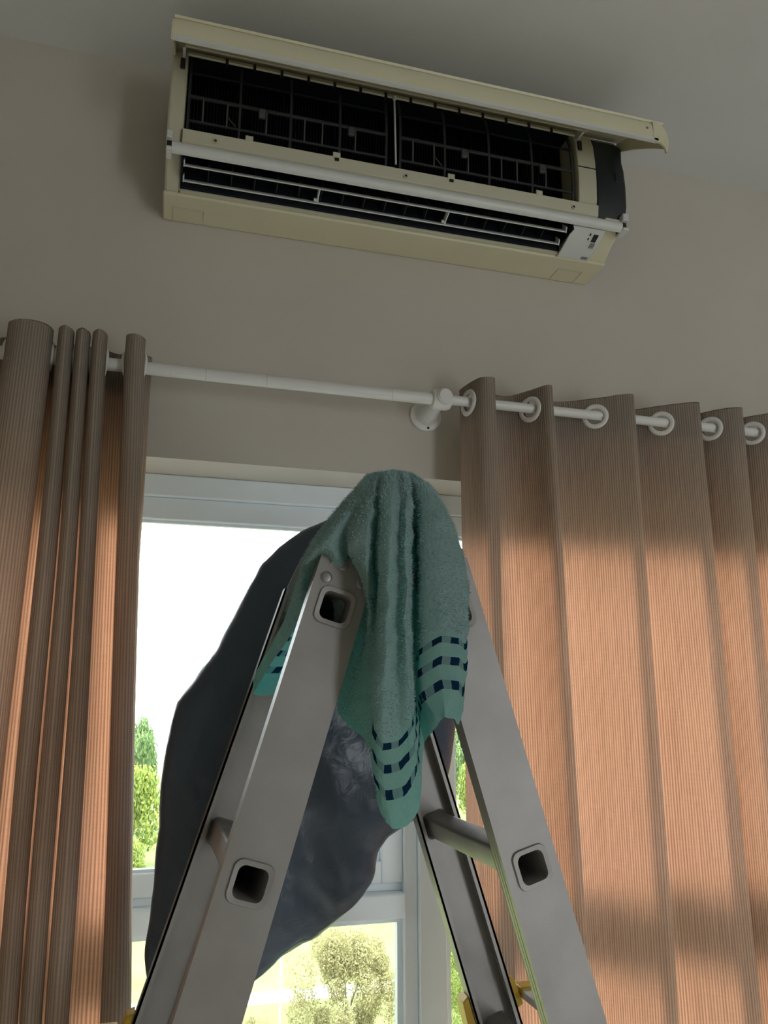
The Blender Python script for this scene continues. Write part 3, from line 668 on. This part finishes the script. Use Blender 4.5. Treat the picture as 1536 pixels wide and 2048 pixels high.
def towel():
    NV = 150
    raw = [resample([at(*p) for p in c[1]], NV) for c in cols]
    K = len(cols); SUB = 9
    grid = []; hemd = []; wts = []; us = []
    u = 0.0
    for i in range(K):
        P4 = [raw[(i + k) % K][0] for k in (-1, 0, 1, 2)]
        w0, w1 = cols[i][0], cols[(i + 1) % K][0]; l0, l1 = raw[i][1], raw[(i + 1) % K][1]
        mid = NV * 2 // 3
        du = (P4[2][mid] - P4[1][mid]).length
        du = min(du, .09)
        for sidx in range(SUB):
            t = sidx / SUB; t2 = t * t; t3 = t2 * t; col = []
            for j in range(NV):
                a, b_, c, d = P4[0][j], P4[1][j], P4[2][j], P4[3][j]
                cr = 0.5 * ((2 * b_) + (c - a) * t + (2 * a - 5 * b_ + 4 * c - d) * t2 + (3 * b_ - a - 3 * c + d) * t3)
                col.append(cr.lerp(b_.lerp(c, t), .45))
            grid.append(col); hemd.append(lerp(l0, l1, t)); wts.append(lerp(w0, w1, t)); us.append(u + du * t)
        u += du
    n = len(grid)
    # crown closes to one point
    verts = []; uvs = []; wl = []
    for i in range(n):
        for j in range(NV):
            p = grid[i][j].copy()
            q = noise.noise(p * 55) * .0022 + noise.noise(p * 210) * .0009
            p += Vector((q, -q * 1.2, q * .4)); verts.append(p)
            uvs.append((us[i], hemd[i] * (1 - j / (NV - 1)))); wl.append(wts[i])
    faces = [(i * NV + j, i * NV + j + 1, ((i + 1) % n) * NV + j + 1, ((i + 1) % n) * NV + j) for i in range(n) for j in range(NV - 1)]
    cen = sum((grid[i][0] for i in range(n)), Vector()) / n + Vector((0, 0, .004))
    ci = len(verts); verts.append(cen); uvs.append((0, .5)); wl.append(0)
    faces += [(ci, i * NV, ((i + 1) % n) * NV) for i in range(n)]
    me = bpy.data.meshes.new('towel'); me.from_pydata(verts, [], faces); me.update()
    bm = bmesh.new(); bm.from_mesh(me); bmesh.ops.recalc_face_normals(bm, faces=bm.faces); bm.to_mesh(me); bm.free()
    ul = me.uv_layers.new(name='UVMap')
    for l in me.loops: ul.data[l.index].uv = uvs[l.vertex_index]
    at_ = me.attributes.new('printed', 'FLOAT', 'POINT'); at_.data.foreach_set('value', wl)
    for p in me.polygons: p.use_smooth = True
    # material
    m = bpy.data.materials.new('terry_teal'); m.use_nodes = True; nt = m.node_tree; nt.nodes.clear(); L = nt.links.new
    def math_(op, a, b_=None, c=None):
        x = nt.nodes.new('ShaderNodeMath'); x.operation = op
        for k, v in enumerate((a, b_, c)):
            if v is None: continue
            if isinstance(v, (int, float)): x.inputs[k].default_value = v
            else: L(v, x.inputs[k])
        return x.outputs[0]
    uv = nt.nodes.new('ShaderNodeUVMap'); uv.uv_map = 'UVMap'; sp = nt.nodes.new('ShaderNodeSeparateXYZ'); L(uv.outputs[0], sp.inputs[0])
    U, V = sp.outputs[0], sp.outputs[1]
    atn = nt.nodes.new('ShaderNodeAttribute'); atn.attribute_name = 'printed'
    on = math_('GREATER_THAN', atn.outputs['Fac'], .5)
    rows = None; band = None
    for vc, hw in ((.037, .0054), (.0645, .0046), (.0885, .0036)):
        r = math_('LESS_THAN', math_('ABSOLUTE', math_('SUBTRACT', V, vc)), hw)
        rows = r if rows is None else math_('MAXIMUM', rows, r)
    sq = math_('LESS_THAN', math_('FRACT', math_('DIVIDE', U, .0235)), .52)
    dark = math_('MULTIPLY', math_('MULTIPLY', rows, sq), on)
    grey = math_('MULTIPLY', rows, on)
    satin = math_('MULTIPLY', math_('LESS_THAN', V, .096), on)
    n = nt.nodes.new('ShaderNodeTexNoise'); n.inputs['Scale'].default_value = 320; n.inputs['Detail'].default_value = 3
    tc = nt.nodes.new('ShaderNodeTexCoord'); L(tc.outputs['Object'], n.inputs['Vector'])
    def mixc(f, a, b_):
        x = nt.nodes.new('ShaderNodeMix'); x.data_type = 'RGBA'
        for k, v in ((0, f), (6, a), (7, b_)):
            if isinstance(v, tuple): x.inputs[k].default_value = (*v, 1)
            else: L(v, x.inputs[k])
        return x.outputs[2]
    base = mixc(n.outputs['Fac'], (.29, .42, .42), (.41, .55, .55))
    base = mixc(satin, base, (.30, .49, .46)); base = mixc(grey, base, (.22, .33, .34)); base = mixc(dark, base, (.010, .035, .075))
    tr = mixc(n.outputs['Fac'], (.05, .47, .47), (.10, .66, .64))
    tr = mixc(grey, tr, (.05, .35, .40)); tr = mixc(dark, tr, (.004, .03, .09))
    d = nt.nodes.new('ShaderNodeBsdfDiffuse'); L(base, d.inputs[0]); t = nt.nodes.new('ShaderNodeBsdfTranslucent'); L(tr, t.inputs[0])
    sh = nt.nodes.new('ShaderNodeBsdfSheen'); sh.inputs[0].default_value = (.55, .75, .72, 1)
    bp = nt.nodes.new('ShaderNodeBump'); bp.inputs['Strength'].default_value = .7; bp.inputs['Distance'].default_value = .002; L(n.outputs['Fac'], bp.inputs['Height']); L(bp.outputs[0], d.inputs['Normal'])
    m1 = nt.nodes.new('ShaderNodeMixShader'); m1.inputs[0].default_value = .38; L(d.outputs[0], m1.inputs[1]); L(t.outputs[0], m1.inputs[2])
    m2 = nt.nodes.new('ShaderNodeAddShader'); L(m1.outputs[0], m2.inputs[0]); 
    o_ = nt.nodes.new('ShaderNodeOutputMaterial'); L(m1.outputs[0], o_.inputs[0]); nt.nodes.remove(m2); nt.nodes.remove(sh)
    me.materials.append(m)
    root = empty('towel', (LX, NEAR, 1.78)); tag(root, 'teal terry towel with checked bands draped over the ladder top', 'towel')
    o = bpy.data.objects.new('terry_cloth', me); C.objects.link(o); keep(o, root)
    # loops of the pile
    rnd = random.Random(5); fv, ff = [], []
    polys = me.polygons
    for p in polys:
        if rnd.random() > .75 or p.area <= 0: continue
        a = uvs[p.vertices[0]]
        if wl[p.vertices[0]] > .5 and a[1] < .10: continue
        c = p.center + Vector((rnd.uniform(-1, 1), rnd.uniform(-1, 1), rnd.uniform(-1, 1))) * .0012
        for sg in (1, -1):
            nn = (p.normal * sg + Vector((rnd.uniform(-.7, .7), rnd.uniform(-.7, .7), rnd.uniform(-.8, .3)))).normalized()
            sd_ = nn.orthogonal().normalized() * .0006; k = len(fv)
            h = rnd.uniform(.0018, .0042)
            fv += [c - sd_, c + sd_, c + nn * h]; ff.append((k, k + 1, k + 2))
    fm = bpy.data.meshes.new('terry_pile'); fm.from_pydata(fv, [], ff); fm.update()
    pm = mat('terry_pile_teal', (.39, .53, .53), .9, spec=.1); fm.materials.append(pm)
    fo = bpy.data.objects.new('terry_pile', fm); C.objects.link(fo); keep(fo, root); fo['kind'] = 'stuff'
    return root
towel()

# ------------------------------------------------------------------ dark bag hung on the far side of the ladder
def bag():
    rows = [(1040,655,690),(1060,605,770),(1095,558,850),(1130,522,886),(1180,494,900),(1230,468,905),(1300,430,909),(1350,394,911),(1400,354,912),(1440,342,911),(1480,334,908),(1520,328,903),(1545,325,898),(1572,322,889),
            (1620,318,862),(1655,319,806),(1675,316,776),(1700,312,757),(1740,308,750),(1770,306,741),(1795,303,728),(1830,299,690),(1870,293,640),(1895,290,596),(1915,289,562),(1945,291,530),(1970,295,500),(1990,304,430)]
    def edge(y, k):
        for r0, r1 in zip(rows, rows[1:]):
            if r0[0] <= y <= r1[0]:
                t = (y - r0[0]) / (r1[0] - r0[0]); return lerp(r0[k], r1[k], t)
        return rows[-1][k]
    NR, NT = 120, 128
    vs = []
    cd_, hd = 1.385, .080
    for r in range(NR + 1):
        y = lerp(1040, 1990, r / NR); l, rr = edge(y, 1), edge(y, 2)
        f = math.sin(math.pi * min(max((r + 1.5) / (NR + 3), 0), 1)) ** .45
        for k in range(NT):
            g = 2 * math.pi * k / NT; cx, sx = math.cos(g), math.sin(g)
            cx = math.copysign(abs(cx) ** .85, cx)
            px = (l + rr) / 2 + (rr - l) / 2 * cx
            p = at(px, y, cd_ - hd * f * sx * .98)
            # creases run from the hung top down to the gathered hem
            q = Vector((p.x * 9 + p.z * 5, p.z * 3.2 - p.x * 3, p.y * 6))
            lo = sstep(1.36, 1.10, p.z) * sstep(.0, .45, p.x)
            a = noise.noise(q) * .010 + noise.noise(q * 2.7) * .005 + noise.noise(q * 6.5) * .0035 * (0.3 + lo) + abs(noise.noise(q * 3.9 + Vector((5, 1, 2)))) * .024 * lo
            p.y += a * abs(sx) ** .5
            p.x += noise.noise(q * 3.3 + Vector((9, 9, 9))) * .006 * (0.3 + lo); p.z += noise.noise(q * 3.1 + Vector((2, 9, 4))) * .004 * (0.3 + lo)
            p.y = max(p.y, FAR + .006); vs.append(p)
    fs = [(r * NT + k, r * NT + (k + 1) % NT, (r + 1) * NT + (k + 1) % NT, (r + 1) * NT + k) for r in range(NR) for k in range(NT)]
    fs += [tuple(range(NT))[::-1], tuple(NR * NT + k for k in range(NT))]
    m = bpy.data.materials.new('dark_navy_nylon'); m.use_nodes = True; nt = m.node_tree; b_ = nt.nodes['Principled BSDF']
    b_.inputs['Base Color'].default_value = (.055, .078, .115, 1); b_.inputs['Roughness'].default_value = .30; b_.inputs['Specular IOR Level'].default_value = .45
    tc = nt.nodes.new('ShaderNodeTexCoord'); n = nt.nodes.new('ShaderNodeTexNoise'); n.inputs['Scale'].default_value = 38; n.inputs['Detail'].default_value = 5; n.inputs['Distortion'].default_value = .6
    nt.links.new(tc.outputs['Object'], n.inputs['Vector']); bp = nt.nodes.new('ShaderNodeBump'); bp.inputs['Strength'].default_value = .25; bp.inputs['Distance'].default_value = .008
    nt.links.new(n.outputs['Fac'], bp.inputs['Height']); nt.links.new(bp.outputs[0], b_.inputs['Normal'])
    root = empty('bag', (.15, cd_ - 1.6, 1.0)); tag(root, 'large dark navy nylon bag hanging behind the ladder against the window', 'bag')
    part(MB().add(vs, fs), 'bag_body', m, root, smooth='all')
    part(MB().tube(at(672, 1060, 1.385), (LX, FAR - .03, 1.742), .006, 10), 'hanging_loop', m, root, smooth=True)
bag()

# ------------------------------------------------------------------ outdoors
GZ = -7.0
def lawn_mat():
    m = bpy.data.materials.new('lawn'); m.use_nodes = True; nt = m.node_tree; b_ = nt.nodes['Principled BSDF']; b_.inputs['Roughness'].default_value = .95
    tc = nt.nodes.new('ShaderNodeTexCoord'); n = nt.nodes.new('ShaderNodeTexNoise'); n.inputs['Scale'].default_value = .35; n.inputs['Detail'].default_value = 10; n.inputs['Roughness'].default_value = .7
    nt.links.new(tc.outputs['Object'], n.inputs['Vector']); r = nt.nodes.new('ShaderNodeValToRGB')
    r.color_ramp.elements[0].position = .35; r.color_ramp.elements[0].color = (.08, .12, .022, 1); r.color_ramp.elements[1].position = .65; r.color_ramp.elements[1].color = (.18, .18, .055, 1)
    nt.links.new(n.outputs['Fac'], r.inputs[0]); nt.links.new(r.outputs[0], b_.inputs['Base Color']); return m
M['lawn'] = lawn_mat()
M['path'] = mat('pale_concrete', (.62, .58, .52), .9, noise_amt=.25, noise_scale=1.5)
M['sea'] = mat('hazy_water', (.42, .48, .52), .5, noise_amt=.1, noise_scale=.02)
M['bark'] = mat('bark', (.10, .08, .06), .9, noise_amt=.3, noise_scale=12)
tag(MB().box(-160, 200, 1.2, 130, GZ - .5, GZ).build('ground', M['lawn']), kind='structure')
tag(MB().box(-1500, 1500, 130, 2800, GZ - .8, GZ - .2).build('sea', M['sea']), kind='structure')
tag(MB().box(-60, 80, 24.0, 25.0, GZ, GZ + .02).build('footpath', M['path']), kind='structure')
tag(MB().box(-60, 80, 31.6, 34.2, GZ, GZ + .02).build('road', M['path']), kind='structure')
tag(MB().box(-60, 80, 34.6, 34.9, GZ, GZ + .7).build('kerb_wall', M['path']), 'long low pale concrete wall along the road beyond the lawn', 'wall')
pr = empty('fence_post', (3.63, 22, GZ)); tag(pr, 'thin pale post standing on the lawn beside the bush', 'post')
part(MB().tube((3.63, 22, GZ), (3.63, 22, -5.0), .028, 10), 'pole', M['rod'], pr, smooth=True)
part(MB().lathe((3.63, 22, -5.0), (0, 0, 1), [(0, .04), (.03, .04), (.05, .02)], 10), 'cap', M['rod'], pr, smooth=True)
part(MB().box(3.55, 3.71, 21.92, 22.08, GZ, GZ + .05), 'base', M['path'], pr)

def leaf_mat(name, c0, c1):
    m = bpy.data.materials.new(name); m.use_nodes = True; nt = m.node_tree; nt.nodes.clear(); L = nt.links.new
    o = nt.nodes.new('ShaderNodeOutputMaterial'); g = nt.nodes.new('ShaderNodeNewGeometry')
    x = nt.nodes.new('ShaderNodeMix'); x.data_type = 'RGBA'; x.inputs[6].default_value = (*c0, 1); x.inputs[7].default_value = (*c1, 1); L(g.outputs['Random Per Island'], x.inputs[0])
    d = nt.nodes.new('ShaderNodeBsdfDiffuse'); t = nt.nodes.new('ShaderNodeBsdfTranslucent'); L(x.outputs[2], d.inputs[0]); L(x.outputs[2], t.inputs[0])
    mx = nt.nodes.new('ShaderNodeMixShader'); mx.inputs[0].default_value = .45; L(d.outputs[0], mx.inputs[1]); L(t.outputs[0], mx.inputs[2]); L(mx.outputs[0], o.inputs[0]); return m
LM = [leaf_mat('leaf_green', (.10, .16, .03), (.34, .38, .10)), leaf_mat('leaf_yellow', (.16, .14, .06), (.42, .39, .20)), leaf_mat('leaf_dark', (.07, .12, .05), (.22, .30, .12))]
def crown_mesh(n, seed, leaf, low=False):
    r = random.Random(seed); vs, fs = [], []
    blobs = []
    for i in range(46 if low else 13):
        g = r.uniform(0, 6.283); e = r.uniform(-.9 if low else -.5, 1.0); q = r.uniform(.25 if low else .35, .92 if low else .72)
        blobs.append((Vector((math.cos(g) * q * math.cos(e), math.sin(g) * q * math.cos(e), (.62 + .62 * math.sin(e)) if low else (.55 + .45 * math.sin(e) * .9))), r.uniform(.12, .28) if low else r.uniform(.22, .40)))
    for i in range(n):
        c, rad = r.choice(blobs)
        d = Vector((r.gauss(0, 1), r.gauss(0, 1), r.gauss(0, 1))).normalized()
        p = c + d * rad * r.uniform(.6, 1.05)
        nn = (d + Vector((r.gauss(0, .6), r.gauss(0, .6), r.gauss(0, .6)))).normalized(); u = nn.orthogonal().normalized(); u.rotate(Matrix.Rotation(r.uniform(0, 6.28), 3, nn)); v = nn.cross(u)
        s = leaf * r.uniform(.6, 1.3); k = len(vs)
        vs += [p - u * s, p + v * s * .45, p + u * s, p - v * s * .45]; fs.append((k, k + 1, k + 2, k + 3))
    me = bpy.data.meshes.new('foliage'); me.from_pydata(vs, [], fs); me.update(); return me
crowns = {}
def crown(kind, variant, leaf, low):
    key = (kind, variant, leaf, low)
    if key not in crowns:
        me = crown_mesh(42000 if leaf < .02 else 20000 if leaf < .04 else 6000, 11 + variant, leaf, low); me.materials.append(LM[kind]); crowns[key] = me
    return crowns[key]
def trunk_mesh():
    b_ = MB(); b_.tube((0, 0, 0), (.01, 0, .45), .035, 8, .022)
    for g in (0.3, 2.2, 4.4): b_.tube((.008, 0, .32), (.30 * math.cos(g), .30 * math.sin(g), .72), .018, 6, .007)
    me = bpy.data.meshes.new('trunk'); me.from_pydata(b_.v, [], b_.f); me.materials.append(M['bark']); me.update(); return me
TM = trunk_mesh()
def tree(name, x, y, h, rx, kind, variant, label, cat, leaf=.03, group=None):
    root = empty(name, (x, y, GZ)); tag(root, label, cat, group)
    f = bpy.data.objects.new('foliage', crown(kind, variant, leaf, name == 'bush')); C.objects.link(f); f.parent = root; f.scale = (rx, rx, h / 1.35); f.rotation_euler.z = variant * 1.7 + x
    f['kind'] = 'stuff'
    t = bpy.data.objects.new('trunk', TM); C.objects.link(t); t.parent = root; t.scale = (max(rx, .8), max(rx, .8), h / 1.1)
tree('bush', 5.0, 20.0, 3.0, 1.75, 1, 0, 'broad yellow-green bush filling the lower window pane', 'bush', .018)
tree('bush', 8.5, 20.6, 3.2, 1.25, 0, 1, 'green bush seen right of the window mullion', 'bush', .018)
tree('bush', 2.5, 18.4, 1.75, .75, 1, 2, 'low brownish bush beside the pale footpath', 'bush', .018)
tree('tree', -1.4, 38.0, 3.3, 1.7, 0, 3, 'low round green tree just beyond the road, left of the bag', 'tree', .03)
tree('tree', 12.6, 30.0, 3.4, 2.0, 0, 2, 'pale green tree on the lawn right of the ladder', 'tree', .025)
rnd = random.Random(3)
k = 0
for y, n, x0, dx, h0, h1, lab, grp in ((45, 10, -16.9, 5.2, 6.2, 7.4, 'yellow-green tree in the nearest row beyond the road', 'nearest row of the tree belt'),
                                       (58, 13, -24.4, 5.6, 7.2, 8.2, 'dark green tree in the middle row beyond the road', 'middle row of the tree belt'),
                                       (76, 16, -31.5, 6.0, 8.2, 9.0, 'pale distant tree in the farthest row below the horizon', 'farthest row of the tree belt')):
    for i in range(n):
        x = x0 + dx * i; h = rnd.uniform(h0, h1)
        tree('tree', x, y + rnd.uniform(-1.5, 1.5), h, rnd.uniform(2.2, 2.5), 0 if y < 50 else 2, k % 4,
             lab, 'tree', .045, grp); k += 1
